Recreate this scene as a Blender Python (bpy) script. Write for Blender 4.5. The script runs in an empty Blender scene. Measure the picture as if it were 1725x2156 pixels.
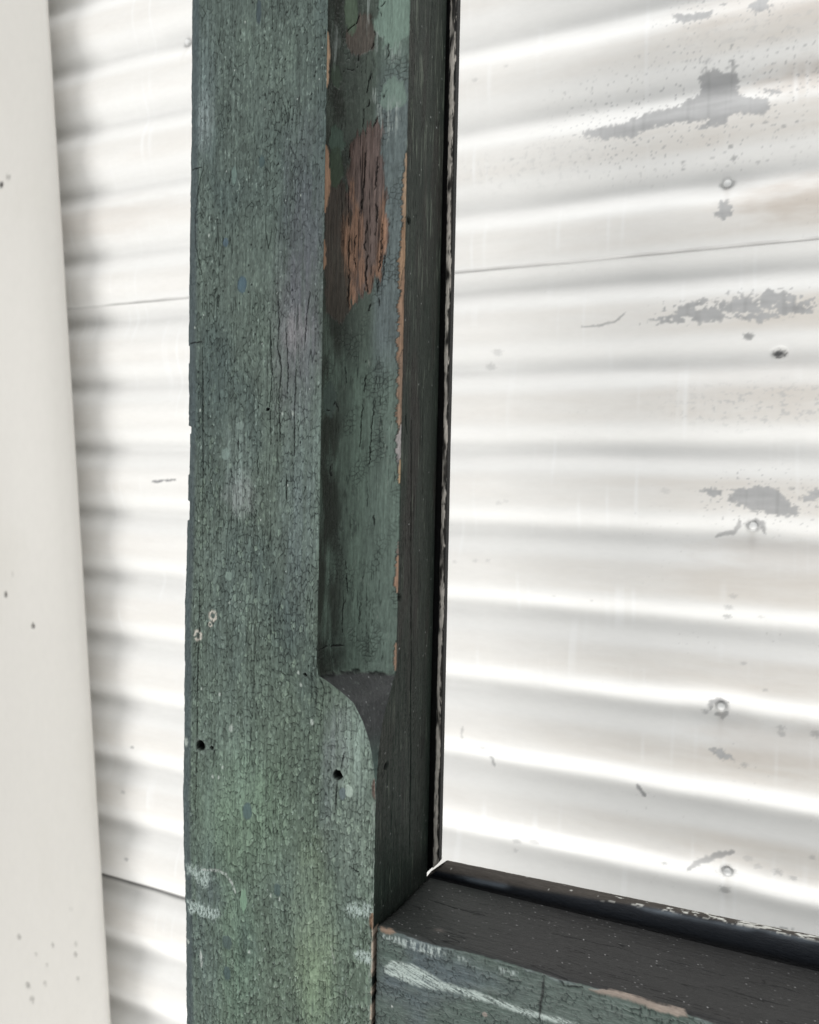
import bpy, math
import numpy as np
from mathutils import Matrix, Vector

scene = bpy.context.scene
H0 = 1.35                                   # eye height; every local height below is measured from it

# ------------------------------------------------------------------ camera
YAW, PITCH, ROLL = math.radians(22.565), math.radians(2.355), math.radians(-1.215)
cam_d = bpy.data.cameras.new('camera')
cam = bpy.data.objects.new('camera', cam_d)
scene.collection.objects.link(cam)
fwd = Vector((-math.sin(YAW) * math.cos(PITCH), math.cos(YAW) * math.cos(PITCH), -math.sin(PITCH)))
rgt = Vector((math.cos(YAW), math.sin(YAW), 0))
dwn = fwd.cross(rgt)
r2 = rgt * math.cos(ROLL) + dwn * math.sin(ROLL)
d2 = -rgt * math.sin(ROLL) + dwn * math.cos(ROLL)
m = Matrix.Identity(4)
for i in range(3):
    m[i][0], m[i][1], m[i][2] = r2[i], -d2[i], -fwd[i]
m[2][3] = H0
cam.matrix_world = m
cam_d.sensor_fit = 'VERTICAL'
cam_d.sensor_height = 36.0
cam_d.sensor_width = 36.0 * 0.8
cam_d.lens = 1557.0 / 2156.0 * 36.0
cam_d.clip_start, cam_d.clip_end = 0.02, 100
cam_d.dof.use_dof = True
cam_d.dof.focus_distance = 0.375
cam_d.dof.aperture_fstop = 13.0
scene.camera = cam

# ------------------------------------------------------------------ light
world = bpy.data.worlds.new('World')
scene.world = world
world.use_nodes = True
wb = world.node_tree.nodes['Background']
wb.inputs[0].default_value = (0.97, 0.99, 1.0, 1)
wb.inputs[1].default_value = .62

def area(name, loc, target, sx, sy, power, col):
    d = bpy.data.lights.new(name, 'AREA')
    d.shape = 'RECTANGLE'; d.size, d.size_y = sx, sy
    d.energy = power; d.color = col
    o = bpy.data.objects.new(name, d)
    scene.collection.objects.link(o)
    o.location = loc
    o.rotation_euler = (Vector(target) - Vector(loc)).to_track_quat('-Z', 'Y').to_euler()
    return o
area('key_lamp', (-2.7, -3.6, H0 + .45), (-.1, .5, H0), 3.0, 2.2, 92, (1, .98, .95))
area('top_fill', (.4, .1, H0 + 2.3), (.25, .68, H0), 2.2, .9, 36, (1, .995, .985))  # added fill from above, brightens the wall's upper flanks
area('low_fill', (.3, -.1, H0 - 2.3), (.2, .68, H0), 2.4, .9, 54, (1, .985, .96))  # added fill from below, stands in for light bounced off the ground
scene.view_settings.view_transform = 'Standard'
scene.view_settings.look = 'None'
scene.view_settings.exposure = 0.0
scene.view_settings.gamma = 1.0
scene.view_settings.use_curve_mapping = False

# ------------------------------------------------------------------ numpy noise
def sm(x, a, b):
    t = np.clip((x - a) / (b - a), 0, 1)
    return t * t * (3 - 2 * t)

def hsh(ix, iy, seed):
    h = (ix.astype(np.int64) * 374761393 + iy.astype(np.int64) * 668265263 + seed * 974634777) & 0xFFFFFFFF
    h = ((h ^ (h >> 13)) * 1274126177) & 0xFFFFFFFF
    h = ((h ^ (h >> 16)) * 2246822519) & 0xFFFFFFFF
    return ((h ^ (h >> 15)) & 0xFFFFFF) / float(0xFFFFFF)

def noise(x, y, seed=0):                    # gradient noise, about -1..1
    ix, iy = np.floor(x), np.floor(y)
    fx, fy = x - ix, y - iy
    u, v = fx * fx * fx * (fx * (fx * 6 - 15) + 10), fy * fy * fy * (fy * (fy * 6 - 15) + 10)
    def g(dx, dy):
        a = hsh(ix + dx, iy + dy, seed) * 2 * math.pi
        return np.cos(a) * (fx - dx) + np.sin(a) * (fy - dy)
    n0 = g(0, 0) * (1 - u) + g(1, 0) * u
    n1 = g(0, 1) * (1 - u) + g(1, 1) * u
    return (n0 * (1 - v) + n1 * v) * 1.5

def fbm(x, y, seed=0, o=4, gain=.5):
    s, a, t = 0, 1.0, 0.0
    for k in range(o):
        s = s + a * noise(x * 2 ** k + 7.3 * k, y * 2 ** k - 3.1 * k, seed + k)
        t += a; a *= gain
    return s / t

def cells(x, y, seed=0, jit=.9):            # distance to cell edge, cell random, distance to centre
    ix, iy = np.floor(x), np.floor(y)
    f1 = np.full(x.shape, 9.0); f2 = np.full(x.shape, 9.0); rid = np.zeros(x.shape)
    for dx in (-1, 0, 1):
        for dy in (-1, 0, 1):
            jx, jy = ix + dx, iy + dy
            px = jx + .5 + jit * (hsh(jx, jy, seed) - .5)
            py = jy + .5 + jit * (hsh(jx, jy, seed + 17) - .5)
            d = np.hypot(px - x, py - y)
            near = d < f1
            f2 = np.where(near, f1, np.minimum(f2, d))
            rid = np.where(near, hsh(jx, jy, seed + 31), rid)
            f1 = np.where(near, d, f1)
    return f2 - f1, rid, f1

def blob(a, b, ca, cb, ra, rb, rag=.35, seed=0, soft=.3, f=1.0):
    r = np.hypot((a - ca) / ra, (b - cb) / rb)
    out = np.zeros(a.shape)
    k = r < 2.0
    if k.any():
        n = fbm(a[k] / ra * f * 1.6 + seed, b[k] / rb * f * 1.6, seed + 5, 4, .6)
        out[k] = 1 - sm(r[k] + rag * n, 1 - soft, 1 + soft)
    return out

def inpoly(a, b, pts):
    res = np.zeros(a.shape, bool)
    n = len(pts)
    for i in range(n):
        x0, y0 = pts[i]; x1, y1 = pts[(i + 1) % n]
        if y0 == y1: continue
        c = ((y0 > b) != (y1 > b)) & (a < (x1 - x0) * (b - y0) / (y1 - y0) + x0)
        res ^= c
    return res

def segdist(a, b, pts):
    d = np.full(a.shape, 1e9); tt = np.zeros(a.shape)
    n = len(pts) - 1
    for i in range(n):
        x0, y0 = pts[i]; x1, y1 = pts[i + 1]
        vx, vy = x1 - x0, y1 - y0
        L = vx * vx + vy * vy + 1e-9
        t = np.clip(((a - x0) * vx + (b - y0) * vy) / L, 0, 1)
        dd = np.hypot(a - x0 - t * vx, b - y0 - t * vy)
        k = dd < d
        d = np.where(k, dd, d); tt = np.where(k, (i + t) / n, tt)
    return d, tt

def local(a, b, pts, pad):                  # index box round a feature, so that masks stay cheap
    p = np.array(pts)
    return (a > p[:, 0].min() - pad) & (a < p[:, 0].max() + pad) & (b > p[:, 1].min() - pad) & (b < p[:, 1].max() + pad)

def polymask(a, b, pts, amp, freq, seed=0, edge=0.6):
    out = np.zeros(a.shape)
    k = local(a, b, pts, amp * 2 + 2)
    if not k.any(): return out
    aa, bb = a[k], b[k]
    wa = aa + amp * fbm(aa * freq, bb * freq, seed, 3, .6)
    wb_ = bb + amp * fbm(aa * freq + 40, bb * freq, seed + 9, 3, .6)
    ins = inpoly(wa, wb_, pts)
    d, _ = segdist(wa, wb_, list(pts) + [pts[0]])
    out[k] = sm(np.where(ins, d, -d), -edge, edge)
    return out

CRW = .40
def crack(a, b, pts, w, seed=0, wob=.7, fr=.4):   # dark split that wanders and tapers
    out = np.zeros(a.shape)
    k = local(a, b, pts, 4)
    if not k.any(): return out
    aa, bb = a[k], b[k]
    wa = aa + wob * fbm(aa * fr + seed, bb * fr, seed, 4, .6)
    wb_ = bb + wob * fbm(aa * fr + 9, bb * fr + seed, seed + 3, 3, .6)
    d, t = segdist(wa, wb_, pts)
    ww = w * CRW * (.35 + .65 * np.sqrt(np.clip(np.minimum(t, 1 - t) * 5, 0, 1))) * (1 + .5 * noise(bb * .3 + seed, aa * .3, seed + 7))
    out[k] = 1 - sm(d, ww * .45, ww * 1.15 + .08)
    return out

def lin(c, k=1.0):
    c = np.array(c, float) / 255
    return np.where(c <= .04045, c / 12.92, ((c + .055) / 1.055) ** 2.4) * k

def mix(col, c, f):
    f = np.clip(f, 0, 1)[..., None]
    return col * (1 - f) + np.asarray(c) * f

# ------------------------------------------------------------------ mesh and material helpers
def grid_faces(nr, nc, off=0):
    i = np.arange((nr - 1) * (nc - 1)).reshape(nr - 1, nc - 1)
    r, c = np.divmod(i, nc - 1)
    v = r * nc + c + off
    return np.stack([v, v + 1, v + nc + 1, v + nc], -1).reshape(-1, 4)

def mesh_obj(name, V, Fq, mat, parent=None, col=None, rough=None, smooth=True):
    V = np.asarray(V, float).reshape(-1, 3) / 1000.0
    V = V + np.array([0, 0, H0])
    org = np.array(parent.location) if parent else np.zeros(3)
    if parent and parent.parent: org = org + np.array(parent.parent.location)
    V = V - org
    Fq = np.asarray(Fq, np.int32)
    me = bpy.data.meshes.new(name)
    me.vertices.add(len(V)); me.vertices.foreach_set('co', V.astype(np.float32).ravel())
    me.loops.add(Fq.size); me.loops.foreach_set('vertex_index', Fq.ravel())
    me.polygons.add(len(Fq))
    me.polygons.foreach_set('loop_start', np.arange(len(Fq), dtype=np.int32) * 4)
    me.polygons.foreach_set('loop_total', np.full(len(Fq), 4, np.int32))
    me.polygons.foreach_set('use_smooth', np.full(len(Fq), smooth))
    if col is not None:
        c = np.ones((len(V), 4), np.float32); c[:, :3] = np.clip(np.asarray(col).reshape(-1, 3), 0.002, .9)
        if rough is not None: c[:, 3] = np.asarray(rough).ravel()
        at = me.attributes.new('paint', 'FLOAT_COLOR', 'POINT')
        at.data.foreach_set('color', c.ravel())
    me.update(calc_edges=True); me.validate()
    o = bpy.data.objects.new(name, me)
    scene.collection.objects.link(o)
    me.materials.append(mat)
    if parent: o.parent = parent
    return o

def thing(name, label, cat, loc):
    o = bpy.data.objects.new(name, None)
    scene.collection.objects.link(o)
    o.location = loc; o['label'] = label; o['category'] = cat
    o.empty_display_size = .05
    return o

def worn_material(name, stretch, bump, fine, spec=.4, var=.18):
    """base colour from the modelled wear, broken up by fine procedural grain; gloss and small relief from noise"""
    mt = bpy.data.materials.new(name); mt.use_nodes = True
    nt = mt.node_tree; N, L = nt.nodes, nt.links
    bs = N['Principled BSDF']
    at = N.new('ShaderNodeAttribute'); at.attribute_name = 'paint'
    tc = N.new('ShaderNodeTexCoord'); mp = N.new('ShaderNodeMapping')
    mp.inputs['Scale'].default_value = stretch
    L.new(tc.outputs['Object'], mp.inputs['Vector'])
    n1 = N.new('ShaderNodeTexNoise'); n1.inputs['Scale'].default_value = fine; n1.inputs['Detail'].default_value = 6
    n1.inputs['Roughness'].default_value = .65
    L.new(mp.outputs[0], n1.inputs['Vector'])
    mr = N.new('ShaderNodeMapRange'); mr.inputs['From Min'].default_value = .25; mr.inputs['From Max'].default_value = .75
    mr.inputs['To Min'].default_value = 1 - var; mr.inputs['To Max'].default_value = 1 + var
    L.new(n1.outputs['Fac'], mr.inputs['Value'])
    mx = N.new('ShaderNodeVectorMath'); mx.operation = 'SCALE'
    L.new(at.outputs['Color'], mx.inputs[0]); L.new(mr.outputs[0], mx.inputs['Scale'])
    L.new(mx.outputs[0], bs.inputs['Base Color'])
    L.new(at.outputs['Alpha'], bs.inputs['Roughness'])
    bs.inputs['Specular IOR Level'].default_value = spec
    bp = N.new('ShaderNodeBump'); bp.inputs['Strength'].default_value = bump; bp.inputs['Distance'].default_value = .0006
    L.new(n1.outputs['Fac'], bp.inputs['Height']); L.new(bp.outputs[0], bs.inputs['Normal'])
    return mt

M_frame = worn_material('crackled_green_paint', (1, 1, .22), .8, 1100, .2, .30)
M_rail = worn_material('crackled_green_paint_on_rail', (.25, 1, 1), .7, 1100, .2, .24)
M_wall = worn_material('old_white_paint_on_iron', (.35, 1, 1), .12, 260, .5, .025)
M_post = worn_material('smooth_white_paint', (1, 1, .6), .1, 120, .35, .02)
M_nail = worn_material('painted_nail_head', (1, 1, 1), .3, 400, .6, .1)

# where the wear sits on each surface, in millimetres
WALL_BARE = [[(-123.1,312.7),(-107.8,314.1),(-81.7,315.5),(-78.1,318.7),(-65.5,322.2),(-42.5,323.8),(-34.0,329.6),(-25.4,331.7),(-23.9,336.8),(-25.9,346.2),(-27.7,348.3),(-22.6,350.1),(-14.1,349.3),(-3.9,344.7),(1.1,344.7),(4.6,338.7),(4.3,326.4),(11.9,321.5),(26.6,317.2),(28.5,309.9),(23.9,302.8),(12.4,305.6),(-0.9,307.8),(-5.7,302.3),(-2.2,299.1),(-15.7,299.4),(-27.7,298.6),(-19.3,302.7),(-17.7,306.1),(-33.2,306.8),(-49.0,307.5),(-63.2,307.0),(-74.0,304.1),(-77.5,299.0),(-85.0,303.0),(-103.7,303.0),(-113.3,307.3)],[(-49.5,402.4),(-41.6,399.4),(-32.9,397.9),(-18.4,398.0),(-19.8,390.6),(-27.4,389.6),(-44.8,392.3)],[(10.2,390.3),(12.4,396.8),(17.1,401.0),(25.2,399.2),(22.3,391.2),(27.2,389.2),(17.7,385.2)],[(23.1,325.7),(29.5,326.3),(36.9,321.5),(33.0,319.6),(26.5,321.6)],[(-4.2,352.8),(0.8,353.1),(2.3,349.8),(-1.4,346.1)],[(-26.3,357.0),(-17.7,355.7),(-19.4,353.9)],[(-6.8,239.7),(-0.0,237.9),(1.8,232.3),(3.7,225.8),(-4.5,222.2),(-10.7,227.5),(-6.6,232.4)],[(7.8,-6.8),(16.3,0.1),(37.0,2.5),(45.6,-0.2),(50.9,-8.5),(59.5,-14.8),(61.4,-20.3),(48.1,-21.7),(34.4,-19.4),(22.1,-16.0),(11.4,-10.6)],[(-13.9,-2.6),(-5.0,0.6),(5.8,-2.1),(-1.2,-6.1)],[(60.9,-6.7),(70.6,-3.3),(65.6,-0.6),(80.2,0.7),(75.6,-5.9),(67.6,-9.8)],[(1.0,-221.8),(11.8,-221.7),(21.0,-228.5),(13.9,-230.0),(4.8,-226.2)],[(52.5,-369.4),(64.3,-364.4),(71.1,-365.5),(64.5,-370.2)]]
WALL_RAGGED = [[(-61.4,142.7),(-40.0,147.5),(-33.2,155.4),(-19.4,158.4),(-0.5,157.1),(1.4,151.1),(6.1,159.5),(19.4,161.0),(21.2,154.2),(26.0,159.2),(33.9,164.0),(53.4,157.2),(52.1,149.3),(56.8,150.8),(66.1,152.7),(64.9,142.3),(47.6,140.8),(34.8,139.9),(26.8,136.8),(6.7,143.5),(-8.4,139.0),(-32.7,140.5)]]
WALL_STROKES = [([(-117.9,141.9),(-102.5,141.9),(-91.1,144.1),(-85.6,146.7),(-80.2,152.0)],3,0.6),([(-12.6,-334.1),(-2.8,-323.8),(9.7,-315.0),(23.9,-307.4)],9,0.7),([(-57.8,-268.4),(-54.1,-272.9),(-49.7,-277.6)],5,0.8),([(-194.2,-264.0),(-191.8,-269.2),(-190.0,-274.0)],5,0.6),([(-220.3,-236.7),(-221.7,-243.7),(-220.7,-249.2)],4,0.4),([(-603.9,-6.3),(-590.7,-5.5),(-570.3,-3.5)],4,1.1),([(0.1,-42.0),(6.2,-38.8),(14.2,-37.4),(17.4,-30.6),(17.2,-25.8)],6,0.6),([(29.4,-25.3),(35.6,-28.8),(37.6,-37.3)],6,0.7),([(0.9,-192.1),(1.5,-185.0),(8.6,-181.1),(14.9,-183.2)],7,0.8),([(5.5,-195.4),(11.0,-196.6),(15.3,-193.0)],7,0.6),([(79.6,-368.2),(91.3,-369.0)],6,0.6)]
WALL_SPOTS = [(43.1,112.4,5.5,1.6),(19.0,126.5,5,0.9),(0.0,282.1,2.5,0.7),(2.8,273.9,3,0.7),(-36.8,275.8,2,0.6),(-36.6,270.8,2,0.6),(-5.7,348.6,2,0.5),(-2.0,363.3,2,0.6),(-9.2,401.3,2.5,0.8),(-184.7,297.5,2.5,0.4),(-222.7,375.8,4,0.3),(-193.3,383.7,3,0.3),(-203.9,111.1,6,0.35),(-196.8,124.1,6,0.3),(-133.6,339.7,2,0.4),(25.0,296.5,2.5,0.6),(38.8,291.6,2.5,0.6),(48.2,293.6,2,0.6),(18.3,-328.5,10,0.55),(17.8,-347.2,5.5,0.6),(-166.1,-343.2,5,0.5),(-148.6,-339.5,5.5,0.4),(-167.0,-352.3,3,0.35),(57.4,-318.3,5,0.5),(69.1,-320.8,4,0.5),(-31.5,-332.6,3.5,0.6),(12.0,-100.5,4,0.4),(11.4,-108.9,4,0.6),(15.2,-90.5,4,0.3),(42.4,-166.9,3,0.4),(56.4,-199.6,4,0.4),(56.6,-204.3,4,0.45),(-2.7,-194.5,4,0.5),(29.1,-232.0,3.5,0.45),(37.6,-106.9,3,0.3),(-211.7,-74.3,3,0.3),(-199.2,-73.5,3,0.3),(-232.5,-76.6,3,0.25),(-190.6,-18.7,4,0.2),(-182.9,-16.3,3,0.2),(-101.9,-104.4,2,0.3),(-136.1,-102.9,2,0.25),(55.6,1.0,3,0.5),(-201.3,-255.8,4,0.35),(25.1,-146.4,3,0.4),(41.8,-316.9,5,0.3),(34.6,-311.6,5,0.25),(82.0,-300.3,3,0.4),(81.5,-200.5,5,0.5),(-41.6,-3.2,5,0.2),(-565.4,485.4,5,0.5),(-632.7,-323.2,3.5,0.7),(-644.7,-379.1,4,0.5),(-639.0,-460.1,4,0.6),(-36.7,395.7,3,0.3)]
NAILS = [(-1.4,255.2),(28.5,-30.8),(9.5,-187.2),(19.4,-327.5),(-564.8,485.3)]
SPECKLE = [(32.5,70.2),(-170.1,292.4),(26.2,371.2)]
F_WHITE = [([(-268.7,-217.8),(-262.2,-217.4),(-253.6,-218.3),(-252.3,-223.7),(-255.2,-228.7),(-260.4,-227.0),(-263.8,-225.0),(-264.7,-221.6),(-268.2,-223.4)],0.55),([(-268.0,-239.7),(-263.7,-238.6),(-255.9,-238.5),(-246.6,-239.4),(-247.4,-242.4),(-249.9,-245.2),(-256.7,-244.8),(-261.9,-243.9),(-266.2,-245.0)],0.8),([(-169.7,-218.4),(-164.0,-215.0),(-154.2,-212.3),(-152.7,-216.1),(-153.7,-219.6),(-161.0,-221.5),(-165.3,-220.6)],0.5),([(-161.4,-239.5),(-156.4,-238.5),(-152.3,-237.7),(-151.8,-243.7),(-156.3,-243.7),(-161.7,-242.2)],0.8)]
F_STROKES = [([(-257.9,-218.6),(-246.0,-216.6),(-241.0,-218.3),(-237.6,-221.7),(-235.1,-226.7)],2.2,0.8),([(-258.4,-263.9),(-257.7,-269.5),(-257.5,-274.5)],2.0,1.0),([(-267.5,-261.3),(-267.1,-263.7)],1.8,0.9),([(-175.5,-239.7),(-175.0,-243.5),(-173.5,-249.1)],1.0,0.5),([(-166.7,-261.7),(-166.3,-264.9)],1.2,0.5)]
F_DOTS = [(-197.8,-100.4,1.6),(-247.1,-118.3,1.6),(-196.1,-106.6,1.6),(-189.2,-125.2,2.2),(-239.4,-135.9,3),(-241.5,-67.5,1.2),(-244.7,-158.3,1.5),(-251.2,-164.7,1.6),(-247.1,-164.5,1.5),(-269.9,-148.5,3.6),(-259.2,-116.7,1.0),(-203.3,33.9,1.8),(-266.0,81.3,1.0),(-262.0,36.4,1.2),(-269.2,2.6,1.3),(-209.6,33.7,1.2),(-205.9,-3.3,1.0),(-213.9,96.0,0.9),(-257.1,129.9,1.3),(-235.5,237.0,0.9),(-200.5,144.0,0.9),(-225.7,-256.9,1.6),(-212.6,-222.4,1.5),(-207.3,-223.5,1.2),(-266.9,-262.2,1.8),(-207.1,-222.5,1.0)]
F_RINGS = [(-252.3,-75.5,3.4),(-262.1,-87.4,3.4),(-253.9,-80.6,1.6)]
F_HOLES = [(-259.5,-148.5,3.6),(-252.2,-148.7,1.4),(-173.8,-150.3,3.4),(-218.5,36.2,1.1),(-193.6,-100.9,1.1)]
F_CRACKS = [([(-169.5,-137.3),(-171.2,-141.4),(-171.7,-147.3)],0.9),([(-173.7,-152.6),(-174.7,-159.7),(-174.5,-170.5)],0.7),([(-213.5,96.2),(-212.4,82.5),(-213.1,67.9),(-210.6,57.0),(-212.1,43.4),(-210.9,17.8)],0.7),([(-218.0,84.8),(-217.7,71.1),(-216.3,53.3),(-217.4,37.6),(-216.3,18.8)],0.6),([(-208.1,78.3),(-207.3,65.7),(-206.5,53.0),(-206.9,43.3)],0.6),([(-194.3,95.7),(-195.8,85.3),(-196.7,70.0)],0.7),([(-202.0,56.7),(-202.3,39.3),(-202.4,30.5),(-202.1,11.9)],0.7),([(-260.8,75.4),(-260.5,44.6),(-259.9,13.7),(-259.5,-38.3)],0.5),([(-260.7,168.5),(-264.9,155.0),(-266.7,140.0),(-265.9,124.7),(-261.9,110.1)],0.6),([(-261.2,-54.4),(-261.5,-86.0),(-262.4,-118.0),(-262.1,-150.0),(-262.9,-187.8)],0.7),([(-166.6,-196.0),(-162.9,-197.8),(-160.8,-197.7)],0.8),([(-269.5,166.7),(-262.6,166.8)],0.8),([(-270.0,73.3),(-261.5,73.4)],0.8),([(-185.0,-101.1),(-182.3,-107.6),(-184.2,-123.7)],0.5),([(-237.1,20.8),(-236.8,16.5),(-236.4,14.0)],0.8),([(-224.3,14.1),(-224.5,5.4),(-223.9,1.6)],0.6),([(-241.6,5.2),(-240.4,-0.1)],0.7),([(-206.8,2.8),(-206.6,-7.6),(-206.3,-11.4)],0.7)]
F_PATCH = [(-201.0,77.4,13,40,(88,86,92),0.7),(-198.6,129.8,11,45,(78,81,88),0.65),(-201.8,75.1,6,9,(128,124,126),0.5),(-235.6,-8.5,8,10,(150,156,155),0.5),(-237.4,11.7,7,16,(128,142,138),0.4),(-261.4,204.6,7,35,(128,142,142),0.35),(-261.3,190.9,5,12,(140,150,150),0.4),(-164.3,-165.3,12,48,(124,137,126),0.55),(-163.6,-131.1,10,25,(118,132,126),0.5),(-185.0,-234.7,11,38,(124,138,112),0.55),(-184.4,-267.6,9,22,(108,126,104),0.45),(-228.6,-175.1,20,30,(108,130,110),0.5),(-246.9,-207.8,14,30,(106,126,108),0.4),(-233.5,-266.0,12,40,(96,118,103),0.45),(-174.4,-135.2,6,18,(92,98,98),0.6),(-179.4,-158.3,4,30,(96,104,104),0.5),(-256.0,-253.1,10,60,(78,90,90),0.5),(-192.4,-221.4,30,20,(84,98,92),0.4),(-253.0,-230.7,9,10,(80,90,90),0.6),(-242.6,-57.5,20,30,(96,110,108),0.3),(-244.8,-128.0,22,40,(98,112,108),0.3),(-201.3,-34.7,10,40,(82,92,96),0.35),(-196.3,2.2,10,60,(90,100,104),0.3)]
F_FLAKE = [(-235.6,102.1,3.6,5.6,(66,86,96)),(-245.1,12.7,3.5,4,(112,128,122)),(-246.6,125.3,2.2,3,(72,90,100)),(-224.4,164.3,2.2,4,(64,80,80)),(-227.3,240.8,2.0,8,(58,70,74)),(-241.6,159.9,2,6,(98,116,110)),(-167.1,-157.8,2.8,4.2,(150,164,154)),(-170.9,-159.5,2.4,4,(92,104,106)),(-240.5,-255.6,4,5,(68,82,80)),(-208.8,-218.4,2.6,4.4,(70,86,84)),(-240.3,-273.2,3,5,(62,78,78)),(-228.3,-179.7,3.5,6,(74,92,92)),(-230.1,-229.7,2.8,8,(112,138,118)),(-242.3,-53.1,3,3,(112,128,120)),(-236.1,27.9,3,3,(112,126,120))]
EDGE_NOTCH = [(25.9,2.2,2.6,0),(14.1,13,1.4,1),(-18.6,5.5,2.0,2),(67.3,5.0,0.9,1)]
V_WOOD = [[(14.9,173.8),(21.8,183.9),(26.4,185.4),(28.7,183.6),(28.7,164.4),(30.6,144.9),(31.1,125.4),(30.4,115.8),(28.4,108.5),(27.0,103.1),(24.4,96.1),(22.5,98.4),(19.2,92.7),(17.1,92.6),(14.5,109.5),(11.1,116.7),(7.8,123.7),(13.7,152.0)],[(18.2,239.4),(20.9,239.3),(23.5,239.1),(24.9,230.7),(24.7,222.3),(20.6,219.1),(15.6,219.1),(12.0,223.5),(12.3,229.7)],[(0.7,148.4),(11.2,154.2),(16.3,137.0),(16.7,113.7),(16.4,90.2),(11.7,81.8),(7.2,83.0),(2.0,85.5),(0.6,117.5)]]
V_ORANGE = [(14.7,120.0,2.6,14,0.9),(18.2,113.8,1.6,10,1),(18.2,133.3,1.6,12,0.9),(20.5,128.8,1.4,9,0.8),(21.3,109.3,1.3,10,1),(25.0,100.4,1.6,8,1),(17.2,96.1,2,7,1),(29.0,114.7,1.5,14,1.6),(29.1,133.4,1.4,14,0.9),(29.8,127.5,1.2,10,1.3),(26.7,105.4,1.2,7,1),(16.3,150.1,1.2,6,0.8),(12.6,126.7,1.6,10,0.6)]
V_FLAKE = [(31.7,236.9,7.2,17,(118,140,128)),(31.8,198.5,4.6,9.5,(112,132,122)),(7.2,172.5,6,8.5,(62,78,68)),(6.1,204.5,4,6.5,(56,68,56)),(7.0,159.1,5,11,(52,64,50)),(14.1,240.8,4,13,(80,96,78)),(5.4,41.7,5,10,(62,74,68))]
V_PALE = [(30.5,186.8,3.2,9,0.6),(21.4,242.8,1.2,10,0.5),(26.4,226.0,1.4,6,0.5),(31.6,219.8,2.6,5,0.35),(4.7,218.1,3.4,9,0.25),(25.0,198.9,1.2,4,0.5)]
V_CRACKS = [([(28.9,245.6),(26.2,242.9),(27.4,239.6),(26.9,235.9)],1.1),([(18.2,238.7),(16.5,234.2),(13.1,230.7),(10.9,227.3),(11.2,224.3)],1.2),([(24.0,210.0),(22.8,205.4),(22.2,200.8),(21.1,196.6)],0.9),([(23.2,196.6),(23.0,193.5),(20.9,191.5),(21.1,186.9),(20.5,182.3),(21.9,179.3)],0.9),([(31.1,204.3),(28.8,199.7),(28.5,197.1)],1.0),([(30.0,224.7),(30.4,220.1),(29.2,216.1)],0.9),([(10.6,208.2),(11.9,210.2),(15.8,211.0)],0.9),([(23.8,221.9),(25.2,229.5),(23.6,234.5)],0.7),([(18.2,219.2),(18.1,215.8),(17.3,211.8)],0.7),([(28.4,189.8),(26.1,186.9),(25.1,182.8)],0.8),([(27.2,172.2),(26.3,153.7),(26.1,145.2),(27.1,141.3),(26.7,127.3)],1.3),([(22.0,170.0),(21.6,154.9),(20.5,143.2),(19.9,137.3)],1.1),([(23.2,135.5),(22.4,122.6),(23.5,118.0),(23.0,107.0),(23.9,98.4)],1.2),([(29.4,133.4),(28.9,123.7),(28.4,108.5)],1.3),([(18.6,127.5),(17.7,117.7),(18.9,110.0)],0.9),([(14.5,152.2),(15.7,109.6),(15.4,90.1)],1.0),([(10.8,151.4),(11.9,120.7)],0.9),([(30.4,125.5),(30.2,111.5),(29.8,104.1)],0.9),([(28.7,108.1),(28.2,102.3),(28.8,90.5)],0.9),([(25.7,92.5),(24.5,88.4)],0.9),([(23.8,62.9),(23.6,48.6),(22.7,36.2),(22.3,24.7),(22.0,17.6)],0.8),([(28.0,55.8),(27.3,38.2),(26.7,26.7),(26.3,15.3),(25.8,3.3),(25.5,-13.6)],0.7),([(14.1,62.4),(15.3,50.6)],0.7),([(3.0,35.9),(6.7,36.2),(9.4,40.7),(11.1,35.7)],1.1),([(6.7,7.5),(7.1,2.3)],1.8),([(29.5,-12.0),(29.7,-15.3)],1.0),([(28.2,-18.3),(28.5,-23.1)],0.9),([(16.3,-42.6),(17.5,-58.8),(15.3,-68.8),(15.0,-81.0)],0.7),([(24.2,-50.6),(23.3,-68.9),(23.0,-76.0)],0.6),([(1.2,-87.9),(6.3,-87.1),(16.1,-87.6)],1.3)]
ARRIS_L = [(209.0,14,2.0,(176,132,96)),(150.8,17,4.5,(150,104,74)),(113.3,7.5,2.6,(140,98,70))]
ARRIS_R = [(143.2,26,3.0,(166,128,94)),(110.0,26,4.2,(160,116,80)),(76.3,34,4.4,(146,104,76)),(42.4,26,4.0,(142,106,82)),(16.7,14,3.4,(150,142,140)),(5.3,7,2.4,(176,136,92)),(-37.4,7,2.0,(128,108,96)),(-48.6,11,2.8,(160,112,84)),(-92.1,9,2.4,(150,108,82))]
ARRIS_LOW = [(-153.9,5.5,2.4,(132,104,92)),(-221.6,4.5,2.6,(164,116,86))]
R_CRACKS = [([(365.6,33.9),(367.3,3.6),(369.4,-34.9),(373.1,-100.7),(373.2,-127.2),(375.4,-154.5),(376.3,-208.8)],0.8),([(358.4,34.7),(358.7,29.0),(360.7,25.3)],0.7)]
R_HOLES = [(357.2,134.7,1.8),(342.0,-146.3,1.8),(354.6,-60.9,1.8)]
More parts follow.
